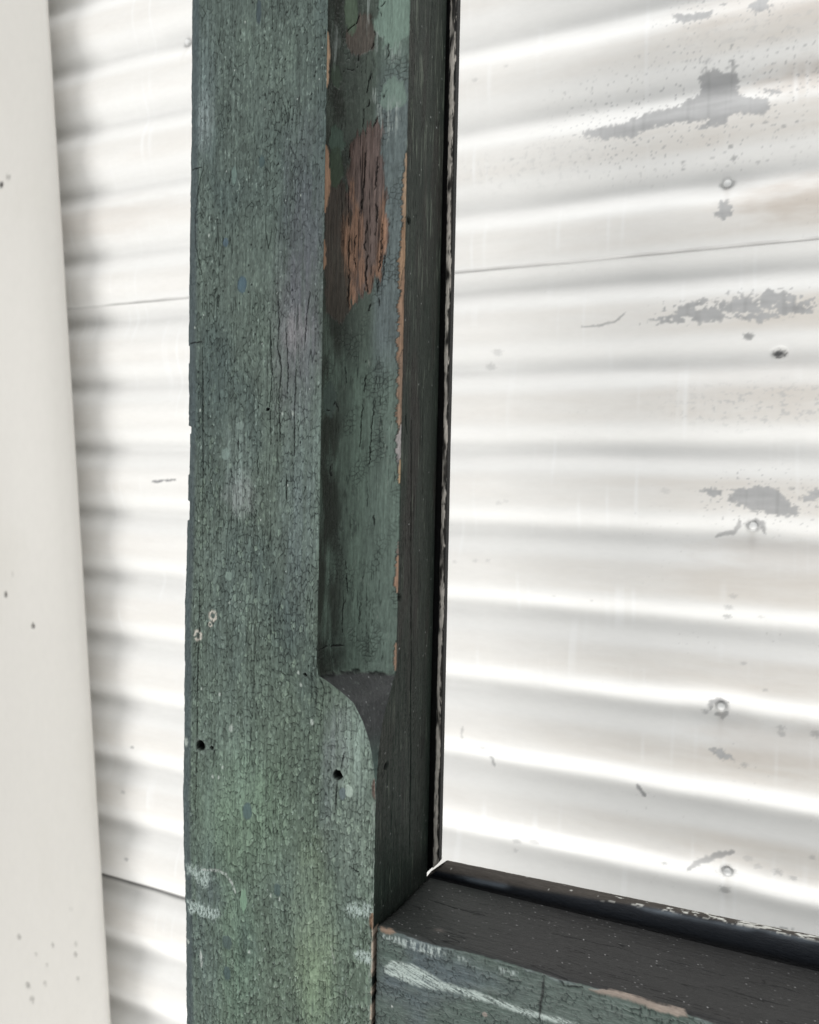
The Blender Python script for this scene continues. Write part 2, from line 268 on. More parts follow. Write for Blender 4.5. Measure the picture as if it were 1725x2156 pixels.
RF_WHITE = [([(-147.4,-226.6),(-140.1,-226.1),(-125.9,-225.0),(-114.8,-225.4),(-113.4,-227.9),(-118.8,-230.7),(-128.6,-230.4),(-138.6,-229.3),(-145.9,-228.3)],0.75),([(-109.3,-227.2),(-102.6,-226.7),(-101.3,-228.0),(-106.6,-229.1)],0.5),([(-86.9,-226.9),(-81.8,-226.5),(-78.0,-226.9),(-78.6,-228.6),(-85.6,-229.1)],0.75),([(-145.6,-243.2),(-141.3,-238.6),(-129.9,-237.5),(-121.4,-239.8),(-111.7,-241.7),(-99.6,-241.9),(-86.5,-242.2),(-71.2,-243.3),(-56.5,-242.6),(-48.2,-242.6),(-56.5,-245.0),(-71.2,-245.8),(-86.4,-245.4),(-99.5,-245.4),(-111.6,-245.6),(-122.6,-247.5),(-135.3,-247.1),(-145.5,-245.9)],1.0)]
RF_WOOD = [[(-148.9,-223.6),(-143.1,-222.8),(-139.4,-224.1),(-143.0,-225.6),(-148.1,-225.9)],[(-44.9,-225.3),(-38.3,-223.6),(-29.2,-222.2),(-19.1,-223.4),(-13.6,-223.5),(-6.1,-222.4),(-3.7,-225.4),(-9.2,-226.5),(-17.9,-226.6),(-27.9,-225.4),(-40.5,-226.1)]]
RF_CRACKS = [([(-65.6,-225.3),(-65.7,-231.0),(-66.7,-237.5),(-67.2,-245.9)],1.6),([(-60.7,-223.9),(-57.7,-224.9),(-56.4,-226.4)],1.0),([(-57.0,-227.0),(-47.5,-225.5)],0.7)]
RF_RING = [(-93.0,-251.5,1.6)]
T_CRACKS = [([(-140.2,374.2),(-127.2,372.6),(-119.3,371.9),(-106.0,372.2)],1.0),([(-70.2,370.8),(-57.0,372.5),(-46.5,372.6),(-38.9,374.2),(-31.2,373.6)],0.8),([(-38.8,378.5),(-35.4,377.4)],1.4),([(1.9,373.2),(10.7,372.9)],1.2),([(28.3,373.9),(36.3,376.9),(42.6,374.1)],1.0),([(41.6,399.2),(46.3,400.1)],1.0),([(-15.0,374.2),(-4.1,374.4)],0.7),([(-33.5,348.2),(-26.4,349.0)],0.7),([(-128.9,341.2),(-125.2,342.6)],0.9)]

# ================================================================== corrugated wall
PITCH_MM, TROUGH, YW, AMP = 76.0, .42, 680.0, 5.3
def wave(z):
    ph = 2 * np.pi * (z / PITCH_MM - TROUGH)
    c = np.cos(ph)
    return AMP * (c + .16 * np.cos(2 * ph) + .03 * np.cos(3 * ph))

wall = thing('corrugated_wall', 'white painted corrugated iron wall with grey bare patches behind the frame', 'wall', (0, .70, 0))

def sheet(zlo, zhi, push, seed):
    xs = np.concatenate([np.linspace(-1500, -880, 12)[:-1], np.arange(-880, 130, 1.25), np.linspace(130, 1200, 16)])
    zs = np.arange(zlo, zhi + .01, 1.05 if push == 0 else 1.35)
    X, Z = np.meshgrid(xs, zs)
    # flats wander: old iron is never straight
    dent = 1.3 * fbm(X * .004, Z * .012, seed + 3, 3) + .5 * fbm(X * .016, Z * .03, seed + 8, 2)
    zz = Z + 2.0 * fbm(X * .003 + 5, Z * .0015, seed + 11, 2)
    Y = YW + wave(zz) + dent - push
    # dents round the nails
    for nx, nz in NAILS:
        g = np.exp(-(((X - nx) / 30) ** 2 + ((Z - nz) / 16) ** 2))
        Y = Y + 2.2 * g
    Y = np.where(np.arange(len(zs))[:, None] == 0, Y + 2.0, Y)      # lower lip turned back
    nx_, nz_ = X, Z
    crest = .5 - .5 * np.cos(2 * np.pi * (zz / PITCH_MM - TROUGH))   # 0 trough .. 1 crest
    col = np.zeros(X.shape + (3,)) + np.array([.80, .793, .772]) * 1.02
    st = fbm(X * .006, Z * .02, seed + 20, 5, .6)
    streak = fbm(X * .012, Z * .12, seed + 24, 4, .6)
    right = sm(X, -190, 70)
    # grime that settled on the crests, more of it to the right
    col = mix(col, np.array([.62, .565, .50]) * 1.02, sm(crest, .45, .9) * (.28 + .34 * sm(st + .5 * streak, -.5, .7)) * (.5 + .7 * right))
    col = mix(col, np.array([.56, .55, .53]) * 1.02, sm(crest, .45, .05) * (.05 + .12 * sm(st, -.4, .6)))
    for (bx, bz, rx, rz, f) in [(62, 330, 45, 14, .5), (70, 235, 55, 16, .55), (40, 395, 70, 20, .35), (60, -55, 60, 14, .25), (55, -215, 50, 18, .25), (30, 85, 70, 20, .15), (-690, 300, 120, 18, .2)]:
        col = mix(col, np.array([.48, .40, .33]) * 1.02, f * blob(X, Z, bx, bz, rx, rz, .8, seed + int(bx) + 900, .7))
    # drip runs
    drip = sm(noise(X * .16, Z * .004, seed + 40), .15, .7) * sm(noise(X * .02, Z * .02, seed + 41), 0, .6)
    col = mix(col, np.array([.86, .86, .85]) * 1.02, .5 * drip)
    # fine specks
    e, rid, f1 = cells(X / 5.0, Z / 5.0, seed + 50)
    dens = sm(fbm(X * .012, Z * .02, seed + 51, 3), .0, .6) * (.25 + .75 * right)
    col = mix(col, np.array([.36, .35, .34]), .55 * (rid > .86) * (1 - sm(f1, .07, .2)) * dens)
    e, rid, f1 = cells(X / 2.7, Z / 2.7, seed + 55)
    dens = sm(fbm(X * .02, Z * .035, seed + 56, 3), -.1, .5) * sm(X, -90, 40) * sm(Z, 240, 330)
    col = mix(col, np.array([.33, .32, .31]), .7 * (rid > .80) * (1 - sm(f1, .1, .26)) * dens)
    for sx, sz in SPECKLE:
        mk = blob(X, Z, sx, sz, 70, 17, .5, 77, .6)
        mk = mk * sm(fbm(X * .16, Z * .2, 78, 4, .65), .12, .3)
        col = mix(col, np.array([.46, .46, .455]), .55 * mk * (1 if sx > 20 and sz < 200 else .5))
    bare = np.zeros(X.shape)
    for i, p in enumerate(WALL_BARE):
        bare = np.maximum(bare, polymask(X, Z, p, 4.6, .24, 60 + i, .9))
    for p in WALL_RAGGED:
        mk = polymask(X, Z, p, 5, .15, 90, 1.0)
        mk = mk * (1 - sm(fbm(X * .085, Z * .12, 92, 4, .6), .12, .26))
        halo = polymask(X, Z, [(-70, 140), (90, 140), (100, 168), (-50, 160)], 8, .08, 95, 2) * sm(fbm(X * .22, Z * .26, 96, 3, .6), .25, .4)
        bare = np.maximum(bare, np.maximum(mk, halo))
    metal = np.array([.41, .41, .41]) * (1 + .22 * streak[..., None] + .16 * fbm(X * .05, Z * .09, seed + 60, 4)[..., None] - .12 * sm(noise(X * .25, Z * .01, seed + 61), .1, .6)[..., None])
    crumb = sm(fbm(X * .3, Z * .4, 97, 3, .65), .3, .42)
    for i, p in enumerate(WALL_BARE[:8]):
        if i in (0, 1, 2, 7):
            c_ = np.array(p).mean(0)
            bare = np.maximum(bare, crumb * blob(X, Z, c_[0], c_[1], np.ptp(np.array(p)[:, 0]) * .62 + 6, np.ptp(np.array(p)[:, 1]) * .75 + 6, .5, 60 + i, .5) * .9)
    bump_edge = bare * (1 - bare)
    col = mix(col, metal, bare * .95)
    col = mix(col, np.array([.25, .25, .25]), bump_edge * .9)
    for pts, w, s in WALL_STROKES:
        k = crack(X, Z, pts, w * .9, int(w * 7), 1.6, .12)
        col = mix(col, np.array([.22, .22, .225]), k * s)
    for sx, sz, r_, s in WALL_SPOTS:
        if zlo - 20 < sz < zhi + 20:
            k = blob(X, Z, sx, sz, r_ * .75, r_ * .5, 1.1, int(abs(sx) * 3), .4)
            col = mix(col, np.array([.30, .30, .30]) * (.4 if s > 1 else 1), k * min(s, 1))
            if s > 1: Y = Y + 3.5 * blob(X, Z, sx, sz, r_, r_ * .7, .2, 4, .5)
    for nx, nz in NAILS:
        r_ = np.hypot(X - nx, (Z - nz) * 1.15) + 1.4 * fbm(X * .2, Z * .2, 33, 3)
        col = mix(col, np.array([.30, .30, .30]), .6 * np.exp(-((r_ - 4.8) / 1.8) ** 2) * sm(noise(X * .16, Z * .16, 34), -.35, .15))
        col = mix(col, np.array([.5, .46, .42]), .3 * np.exp(-((X - nx) / 2.5) ** 2) * np.clip(1 - (nz - Z) / 34, 0, 1) * (Z < nz))
    # dark line along the lap
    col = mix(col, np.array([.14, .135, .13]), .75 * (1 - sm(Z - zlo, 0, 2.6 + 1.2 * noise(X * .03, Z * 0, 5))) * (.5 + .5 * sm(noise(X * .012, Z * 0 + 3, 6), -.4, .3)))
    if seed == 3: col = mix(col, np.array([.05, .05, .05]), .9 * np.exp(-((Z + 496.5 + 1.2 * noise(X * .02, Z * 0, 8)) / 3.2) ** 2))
    rough = np.clip(.42 + .10 * st + .1 * bare, .2, .8)
    V = np.stack([X, Y, Z], -1)
    return mesh_obj('sheet', V, grid_faces(*X.shape), M_wall, wall, col, rough)
sheet(-492.5, 275, 0.0, 1)
sheet(200.5, 660, 3.0, 2)
sheet(-860, -430, -3.2, 3)

def lathe(prof, n, ctr, axis_y=True):
    """turned little solid whose axis points at the viewer (-y)"""
    a = np.linspace(0, 2 * np.pi, n, endpoint=False)
    V = np.array([[ctr[0] + r_ * math.cos(t), ctr[1] - h_, ctr[2] + r_ * math.sin(t)] for r_, h_ in prof for t in a])
    Fs = []
    for j in range(len(prof) - 1):
        for i in range(n):
            i2 = (i + 1) % n
            Fs.append((j * n + i, j * n + i2, (j + 1) * n + i2, (j + 1) * n + i))
    return V, Fs
for i, (nx, nz) in enumerate(NAILS):
    y = YW + float(wave(np.array(nz))) + 1.6 - (3 if nz > 204 else 0)
    V, Fs = lathe([(5.0, -1.2), (5.0, .3), (4.6, .7), (3.2, 1.0), (3.0, 2.2), (2.4, 3.0), (1.3, 3.5), (.05, 3.7)], 20, (nx, y, nz))
    r_ = np.hypot(V[:, 0] - nx, V[:, 2] - nz)
    c = np.where((r_ > 3.1)[:, None], np.array([.52, .52, .51]), np.array([.78, .78, .77]))
    mesh_obj('nail_head', V, Fs, M_nail, wall, c, np.full(len(V), .35))

# ================================================================== leaning white post
wp = thing('white_post', 'smooth white painted post leaning against the corrugated wall left of the green frame', 'post', (-.62, .63, .2))
def white_post():
    per, nrm_y = [], []
    # section: broad shaft, flattened in front and rounding away towards its right edge
    Wd = 200.0
    pts = []
    AX, BX = 150.0, 30.0
    for t in np.linspace(0, 1, 6)[:-1]: pts.append((-Wd, BX * (1 - t)))
    for t in np.linspace(0, 1, 70)[:-1]: pts.append((-Wd + (Wd - AX) * t, 0))
    for a in np.linspace(90, 0, 110): pts.append((-AX + AX * math.cos(math.radians(a)), BX - BX * math.sin(math.radians(a))))
    pts.append((-1.5, BX + 3)); pts.append((-10, BX + 8)); pts.append((-Wd, BX + 8))
    S_ = np.array(pts)
    zs = np.concatenate([np.linspace(-1000, -660, 8)[:-1], np.arange(-660, 600, 2.4), np.linspace(600, 900, 8)])
    nz_, np_ = len(zs), len(S_)
    U = np.repeat(S_[None, :, 0], nz_, 0); D = np.repeat(S_[None, :, 1], nz_, 0); Z = np.repeat(zs[:, None], np_, 1)
    edge = -683.0 + (-.0855) * Z
    X = edge + U
    Y = 610 + D + .35 * fbm(U * .01, Z * .006, 4, 3)
    X = X + .5 * fbm(Z * .02, D * .05, 3, 3) * sm(U, -30, 0)
    col = np.zeros(X.shape + (3,)) + np.array([.61, .59, .55]) * .93
    t = fbm(U * .006, Z * .003, 12, 4)
    col = col * (1 + .035 * t[..., None])
    col = mix(col, np.array([.52, .5, .44]) * .93, .3 * sm(fbm(U * .012, Z * .004, 14, 3), .1, .6))
    for (u, z, r_, s) in [(-62.5, 332, 3.6, .95), (-52, 340, 3.6, .35), (-92, -142, 3., .85), (-56, -176, 2.7, .85), (-130, -105, 3.5, .15), (-80, -118, 3, .15),
                          (-100, 38, 5, .12), (-56, -545, 2.5, .45), (-28, -552, 2.8, .4), (-27, -540, 3, .25), (-104, -545, 3.5, .4), (-80, -560, 2.5, .25), (-70, -592, 3, .3), (-95, -600, 4, .45), (-90, -615, 4, .35), (-27, -580, 2.5, .3), (-30, -500, 3, .1), (-66, -570, 2, .25)]:
        k = blob(U, Z, u, z, r_ * .8, r_, .8, int(abs(z)), .4)
        col = mix(col, np.array([.05, .045, .04]), k * s)
        Y = Y + 1.5 * s * k * (D < 20)
    V = np.stack([X, Y, Z], -1)
    mesh_obj('post_shaft', V, grid_faces(nz_, np_), M_post, wp, col, np.full(X.shape, .38))
white_post()

# ================================================================== old timber frame
fr = thing('timber_frame', 'weathered window frame in crackled dark green paint, standing before the white wall', 'window frame', (-.2, .37, .6))
XA, YF = -152.1, 330.0
CW, CD, NE = 34.6, 23.7, 2.5
YR = 405.0
K = 1.06
GREEN = lin((86, 98, 89), K)

def WDS(c):
    g = sum(c) / 3.0
    return tuple(g + (v - g) * w_ for v, w_ in zip(c, (.58, .5, .64)))

def stile():
    zs = np.concatenate([np.linspace(-560, -330, 10)[:-1], np.arange(-330, 292, .42), np.linspace(292, 520, 10)])
    nr = len(zs)
    nL, nB, nF, nC, nR = 10, 26, 300, 150, 120
    z = zs[:, None]
    # left edge line, worn
    XL = np.interp(zs, [-600, -308, -254, -226, -186, -145, -78, -25, 27, 79, 181, 256, 600], [-267, -267.9, -268.8, -270.1, -271.8, -271.3, -271.6, -270.3, -269.9, -270.7, -270, -270.2, -270.5])
    XL = XL - 1.7 + .65 * fbm(zs * .05, zs * 0 + 2, 5, 4, .6) + .5 * np.abs(noise(zs * .11, zs * 0, 9)) * sm(-zs, 180, 230)
    XC = np.interp(-zs, [-600, 95.2, 100.5, 103, 107.5, 112, 120.9, 130, 141.6, 153.4, 161, 600], [-186.7, -186.9, -186.1, -180.5, -172.2, -165.4, -159.9, -156.2, -153.6, -152.4, -152.1, -152.1])
    YC = np.interp(-zs, [-600, 96, 100.9, 104.2, 113.5, 121.7, 130.5, 144.5, 153.5, 161, 600], [353.7, 353.4, 352.8, 349.3, 342, 336.6, 333.6, 331.4, 330.4, 330, 330])
    rag = np.maximum(0, fbm(zs * .09, zs * 0 + 7, 21, 4, .6)) * .8
    amt = sm(XA - XC, 4, 20)
    ragR = np.maximum(0, fbm(zs * .12, zs * 0 + 3, 24, 4, .6)) * 1.1
    k0 = sm(zs, -113, -101)                                 # cove -> flat stop
    parts = []                                              # (X, Y, normal, zone)
    # left side and bevel
    u = np.linspace(0, 1, nL)[None, :]
    XLs = np.repeat(XL[:, None], nL, 1); YLs = YF + 45 * (1 - u) + 4 * u + 0 * z
    t = np.linspace(0, 1, nB + 1)[1:][None, :]
    a = t * np.pi / 2
    XB = XL[:, None] + 6.2 * (1 - np.cos(a)); YB = YF + 4 - 4 * np.sin(a) ** .8 + 0 * z
    t = np.linspace(0, 1, nF + 1)[1:][None, :]
    xs = XL[:, None] + 6.2
    xe = (XC - rag * .35)[:, None]
    XFr = xs + (xe - xs) * t; YFr = YF + 0 * XFr
    t = np.linspace(0, 1, nC + 2)[1:-1][None, :]
    th = t * np.pi / 2
    cw = (XA - XC)[:, None]; cd = (YC - YF)[:, None]
    e = 2 / NE
    hx = XA - cw * np.cos(th) ** e; hy = YF + cd * np.sin(th) ** e
    lx = XA - cw * (1 - t); ly = YF + cd * t
    bul = np.sin(np.pi * t) * .06
    lx = lx + bul * cd * .4; ly = ly - bul * cw * .4
    XCv = hx * k0[:, None] + lx * (1 - k0[:, None]); YCv = hy * k0[:, None] + ly * (1 - k0[:, None])
    t = np.linspace(0, 1, nR)[None, :]
    ys = YC[:, None] + (ragR * amt)[:, None]
    YRv = ys + (YR - ys) * t; XRv = XA + 0 * YRv
    X = np.concatenate([XLs, XB, XFr, XCv, XRv], 1); Y = np.concatenate([YLs, YB, YFr, YCv, YRv], 1)
    nc = X.shape[1]
    Z = np.repeat(z, nc, 1)
    zone = np.concatenate([np.full(nL, 0), np.full(nB, 1), np.full(nF, 2), np.full(nC, 3), np.full(nR, 4)])
    iB, iF, iC, iR = nL, nL + nB, nL + nB + nF, nL + nB + nF + nC
    # ---------- normals of the smooth section
    dX = np.gradient(X, axis=1); dY = np.gradient(Y, axis=1)
    Ln = np.hypot(dX, dY) + 1e-9
    NX, NY = dY / Ln, -dX / Ln                              # outward
    # ---------- surface coordinate along the section (mm), used by all the wear
    S = np.cumsum(np.hypot(np.diff(X, axis=1, prepend=X[:, :1]), np.diff(Y, axis=1, prepend=Y[:, :1])), axis=1)
    S = S - S[:, iF:iF + 1]
    col = np.zeros(X.shape + (3,)); hgt = np.zeros(X.shape); rough = np.full(X.shape, .5)

    # ================= painted front, bevel and cove: alligatored green
    lowf = fbm(S * .02, Z * .008, 100, 4)
    gr = fbm(S * .35, Z * .018, 101, 4, .6)                 # wood grain under the paint
    gr2 = fbm(S * .9, Z * .04, 102, 3, .6)
    base = np.zeros_like(col) + GREEN
    base = mix(base, lin((78, 90, 87), K), sm(Z, -150, 240) * .6)
    base = mix(base, lin((88, 103, 89), K), sm(-Z, 20, 240) * .75)
    base = mix(base, lin((66, 79, 78), K), .7 * sm(lowf, .0, .45))
    base = mix(base, lin((100, 115, 104), K), .6 * sm(-lowf, .05, .5))
    wx = S + 1.0 * fbm(S * .25, Z * .12, 110, 3); wz = Z + 1.8 * fbm(S * .2, Z * .1, 111, 3)
    vis = sm(fbm(S * .05, Z * .022, 112, 3) + .35 * sm(-Z, -120, 120) - .1, -.5, .25)      # where the crazing is strong
    e1, r1, c1 = cells(wx / 2.1, wz / 4.4, 113)
    e2, r2_, c2 = cells(wx / 1.25, wz / 2.0, 114)
    gate = sm(noise(S * .42, Z * .2, 115) + .5 * noise(S * .12, Z * .05, 135) + .22 * sm(-Z, -60, 60), -.15, .25)
    gate2 = sm(noise(S * .5, Z * .3, 116), -.1, .4)
    ck1 = (1 - sm(e1, .035, .17)) * gate * (.35 + .65 * vis)
    ck2 = (1 - sm(e2, .06, .26)) * gate2 * (.3 + .7 * vis)
    # long cracks along the grain
    lg = np.abs(noise(S * .42 + .35 * noise(S * .1, Z * .06, 118), Z * .016, 117))
    ck3 = (1 - sm(lg, .012, .05)) * sm(noise(S * .11, Z * .02, 119), -.05, .3)
    # blistered scales
    e4, r4, c4 = cells(wx / 3.6, wz / 6.2, 121)
    scale_ = (r4 > .72) * (1 - sm(c4, .28, .40)) * sm(-Z, -150, 130) * gate
    base = base * (1 + .30 * (r1 - .5)[..., None] * 1.0 + .22 * (r2_ - .5)[..., None])
    base = base * np.clip(1 + .40 * gr[..., None] + .36 * gr2[..., None], .3, 2)
    base = mix(base, lin((126, 143, 128), K), .6 * scale_ + .25 * (r2_ > .93) * (1 - sm(c2, .2, .45)))  # scales and some cells painted paler as bump highlights
    lum = fbm(S * .75, Z * .4, 136, 3, .6); rib = noise(S * .8, Z * .03, 137)
    base = base * (1 + .16 * lum[..., None] + .10 * rib[..., None])
    hp = .24 * gr + .12 * gr2 + .21 * lum + .06 * rib + .16 * (1 - np.minimum(c1, 1)) + .30 * scale_ + .10 * (r2_ - .5) + .10 * (r1 - .5)
    crk = np.clip(ck1 + .65 * ck2 + ck3, 0, 1)
    hp = hp - .42 * ck1 - .24 * ck2 - .45 * ck3
    dirt = lin((22, 28, 26), K)
    base = mix(base, dirt, .80 * np.clip(ck1 * .75 + ck2 * .45 + ck3 * .95, 0, 1))
    tops = sm(lum + .6 * gr2 + .5 * (r2_ - .5), .42, .75)
    base = mix(base, lin((136, 150, 144), K), .75 * tops * sm(noise(S * .06, Z * .03, 138) + .4 * sm(-Z, 60, 200), -.4, .4))  # highlights on the raised bumps, painted into the colour
    # tiny pits
    e5, r5, c5 = cells(S / 4.0, Z / 5.5, 125)
    pit = (r5 > .90) * (1 - sm(c5, .07, .15))
    base = mix(base, dirt, .8 * pit); hp = hp - .4 * pit
    e6, r6, c6 = cells(S / 6.0 + .3, Z / 7.0, 126)
    fleck = (r6 > .975) * (1 - sm(c6, .03, .075))
    base = mix(base, lin((205, 212, 208), .8), .8 * fleck)
    col[:] = base; hgt[:] = hp

    Fm = np.repeat((zone <= 2)[None, :], nr, 0)
    A_ = X                                                   # front features are measured in x, z
    # broad discolourations
    for i, (px, pz, rx, rz, c, s) in enumerate(F_PATCH):
        k = blob(A_, Z, px, pz, rx, rz, .6, 200 + i, .75) * Fm
        k = k * (.45 + .55 * sm(gr + .5 * gr2, -.5, .3)) * s
        L_ = col.mean(-1, keepdims=True) / (base.mean() + 1e-9)
        col = mix(col, lin(c, K) * np.clip(.35 + .65 * L_, .2, 1.5), k)
    bev = np.repeat((zone <= 1)[None, :], nr, 0)
    bl = np.clip(1 - sm(X - XL[:, None], 5.0, 8.5), 0, 1) * Fm
    col = mix(col, lin((66, 76, 79), K) * (1 + .25 * gr[..., None] + .2 * (r2_ - .5)[..., None]), .8 * bl)
    hgt = hgt * (1 - .5 * bl)
    for i, (fx, fz, rx, rz, c) in enumerate(F_FLAKE):
        k = blob(A_, Z, fx, fz, rx * .8, rz * .8, .35, 300 + i, .14) * Fm
        col = mix(col, lin(c, K) * (1 + .12 * gr2[..., None]), k * .9)
        hgt = hgt * (1 - .8 * k) - .25 * k
        rim = k * (1 - k) * 4
        col = mix(col, dirt, .45 * rim * sm(noise(S * .3, Z * .3, 9), -.1, .4))
    skip = sm(fbm(S * .9, Z * .3, 130, 5, .75), -.2, .2)    # broken edges where scraped paint skips the hollows
    for i, (p, s) in enumerate(F_WHITE):
        k = polymask(A_, Z, p, 2.6, .3, 320 + i, 2.2) * skip * (1 - .5 * ck1) * Fm
        col = mix(col, lin((188, 204, 198), .74), np.clip(k * s * 2.4, 0, .95))
    for i, (p, w, s) in enumerate(F_STROKES):
        k = crack(A_, Z, p, w * 1.1, 340 + i, .5, .3) * (.15 + .85 * skip) * Fm
        col = mix(col, lin((205, 212, 206), .75), k * s)
    for i, (fx, fz, r_) in enumerate(F_DOTS):
        k = blob(A_, Z, fx, fz, r_ * .42, r_ * .65, .9, 360 + i, .4) * Fm
        col = mix(col, lin((190, 200, 192), .8), .75 * k)
        hgt = hgt + .2 * k
    for i, (fx, fz, r_) in enumerate(F_RINGS):
        rr = np.hypot(A_ - fx, (Z - fz) * .9) + .9 * fbm(A_ * .5, Z * .5, 370 + i, 3, .6)
        k = np.exp(-((rr - r_ * .62) / (r_ * .2)) ** 2) * Fm * sm(noise(A_ * .4, Z * .4, 5 + i), -.6, -.2)
        inn = (1 - sm(rr, r_ * .35, r_ * .55)) * Fm
        col = mix(col, lin((70, 80, 78), K), inn * .6)
        col = mix(col, lin((214, 208, 196), .8), k)
    for i, (p, w) in enumerate(F_CRACKS):
        k = crack(A_, Z, p, w, 380 + i, .7, .3) * Fm
        col = mix(col, lin((22, 26, 26), .8), k * .92); hgt = hgt - .7 * k
    for i, (fx, fz, r_) in enumerate(F_HOLES):
        rr = np.hypot(A_ - fx, Z - fz) + .5 * fbm(A_ * .5, Z * .5, 390 + i, 3)
        k = (1 - sm(rr, r_ * .6, r_ * .8)) * Fm
        halo = np.exp(-((rr - r_ * 1.15) / (r_ * .25)) ** 2) * Fm
        hgt = hgt + .45 * halo - k * np.minimum(6.0, r_ * 2.2)
        col = mix(col, lin((116, 128, 122), K), .35 * halo)
        col = mix(col, lin((8, 8, 8)), (1 - sm(rr, r_ * .70, r_ * .92)) * Fm)  # dark inside of the hole painted black
    # white scraped corner by the nail hole, and the worn right edge of the lower post
    wood_g = fbm(S * 1.0, Z * .05, 140, 4, .65)
    for i, (zc, hl, w, c) in enumerate(ARRIS_LOW):
        q = np.abs(Z - zc) / hl
        d = np.maximum(XA - X, 0) + np.maximum(Y - YF, 0) * 1.2
        k = (1 - sm(d + .7 * wood_g, w * np.clip(1 - q ** 2, 0, 1) ** .5 * .8, w * np.clip(1 - q ** 2, 0, 1) ** .5 + .3)) * (q < 1)
        k = k * (1 - sm(d, 4, 6))
        col = mix(col, lin(WDS(c), K * .9) * (1 + .55 * wood_g[..., None]), k); hgt = hgt - k * (.9 - .4 * wood_g)
    low = sm(-Z, 150, 170)
    wr = np.clip(1 - np.abs(XA - X) / 1.6, 0, 1) * low * (zone == 2)
    col = mix(col, lin((128, 140, 132), K), wr * .5 * sm(gr2, -.2, .4))

    # ================= cove
    Cm = np.repeat((zone == 3)[None, :], nr, 0) * 1.0
    kst = sm(Z, -102.4, -100.8)
    up = kst * Cm                                    # the hollow itself
    tt = np.clip(np.concatenate([np.zeros(iC), np.linspace(0, 1, nC), np.ones(nR)]), 0, 1)[None, :] + 0 * Z
    V_ = tt * 36.0                                           # across the hollow, 0..36
    cvb = np.zeros_like(col) + lin((78, 92, 83), K)
    cvb = mix(cvb, lin((58, 68, 62), K), .6 * sm(fbm(V_ * .09, Z * .02, 150, 4), -.1, .4))
    cvb = mix(cvb, lin((90, 104, 97), K), sm(V_, 20, 33) * .6)
    cvb = mix(cvb, lin((60, 66, 60), K), .75 * sm(Z, 40, 110) * (1 - sm(V_, 22, 32)))
    cvb = mix(cvb, lin((88, 95, 101), K), .55 * sm(Z, 40, 80) * (1 - sm(Z, 190, 230)) * sm(V_, 24, 30))
    cvb = cvb * (1 + .40 * gr[..., None] + .32 * gr2[..., None] + .16 * (r2_ - .5)[..., None])
    e7, r7, c7 = cells((V_ + .8 * fbm(V_ * .3, Z * .2, 7, 3)) / 2.0, (Z + fbm(V_ * .3, Z * .2, 8, 3)) / 2.6, 151)
    ckc = (1 - sm(e7, .05, .22)) * sm(noise(V_ * .12, Z * .05, 152), .0, .4)
    cvb = mix(cvb, dirt, .7 * np.clip(ckc * .7 + .9 * ck3, 0, 1))
    # left half of the hollow is rough and grubby, with its shade painted in
    lump = fbm(V_ * .22, Z * .16, 153, 4, .6) * (1 - sm(V_, 8, 20))
    scuff = sm(fbm(V_ * .9, Z * .12, 155, 4, .7), .22, .5) * sm(fbm(V_ * .14, Z * .05, 156, 3), -.15, .35)
    cvb = mix(cvb, lin((122, 130, 122), K), .45 * scuff)
    blot = sm(fbm(V_ * .35, Z * .09, 157, 4, .65), .12, .4) * sm(fbm(V_ * .08, Z * .03, 158, 3), -.2, .3)
    cvb = mix(cvb, lin((36, 42, 38), K), .6 * blot * (1 - .6 * sm(V_, 22, 34)))
    cvb = mix(cvb, lin((32, 35, 30), K), .92 * (1 - sm(V_, 9, 22)) * sm(fbm(V_ * .12, Z * .03, 154, 4), -.6, .2))  # shade of the hollow's left side painted over the dirt
    hcv = .30 * gr + .16 * gr2 + .18 * lum + .25 * scuff - .3 * blot - .3 * ckc - .4 * ck3 + .7 * lump + .08 * (r7 - .5)
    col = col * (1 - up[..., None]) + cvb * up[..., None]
    hgt = hgt * (1 - up) + hcv * up
    fib = fbm(V_ * 1.1, Z * .035, 160, 4, .65)
    fib2 = fbm(V_ * .45, Z * .02, 161, 3, .6)
    woodc = np.zeros_like(col) + lin((76, 64, 58), K)
    woodc = mix(woodc, lin((96, 84, 79), K), sm(V_, 12, 26) * .8)
    woodc = mix(woodc, lin((62, 50, 44), K), .8 * sm(fib2, .0, .5))
    woodc = woodc * np.clip(1 + 1.0 * fib[..., None] + .5 * gr2[..., None], .25, 1.9)
    spl = (1 - sm(np.abs(noise(V_ * .55, Z * .012, 162)), .015, .08)) * sm(noise(V_ * .2, Z * .02, 163), -.2, .2)
    woodc = mix(woodc, lin((22, 18, 16), K), .85 * spl)
    wmask = np.zeros(X.shape)
    for i, p in reversed(list(enumerate(V_WOOD))):
        Zs_ = Z + (9 if i == 0 else 3) * fbm(V_ * .8, Z * .012, 406 + i, 3, .6)
        k = polymask(V_, Zs_, p, 2.4, .12, 400 + i, .7)
        # ends splinter along the grain
        k = np.clip(k + .5 * k * sm(fib, .1, .5), 0, 1) * up * (1, .7, .8)[i]
        if i: woodc = mix(woodc, lin((84, 76, 68) if i == 1 else (54, 50, 44), K) * (1 + .6 * fib[..., None]), k)
        wmask = np.maximum(wmask, k)
    purple = sm(Z, 60, 200)
    col = mix(col, woodc * (1 + np.array([.01, -.02, .01]) * purple[..., None]), wmask * .95)
    hgt = hgt * (1 - wmask) + wmask * (-.7 + .9 * fib + .9 * fib2 - .8 * spl)
    for i, (vx, vz, rx, rz, k_) in enumerate(V_ORANGE):
        k = blob(V_, Z, vx, vz, rx, rz, .7, 420 + i, .4) * wmask * sm(fib, -.45, .1)
        col = mix(col, lin((134, 104, 84), K * (.6 + .3 * k_)) * (1 + .7 * fib[..., None]), k * min(1, k_) * .75)
        hgt = hgt + .35 * k
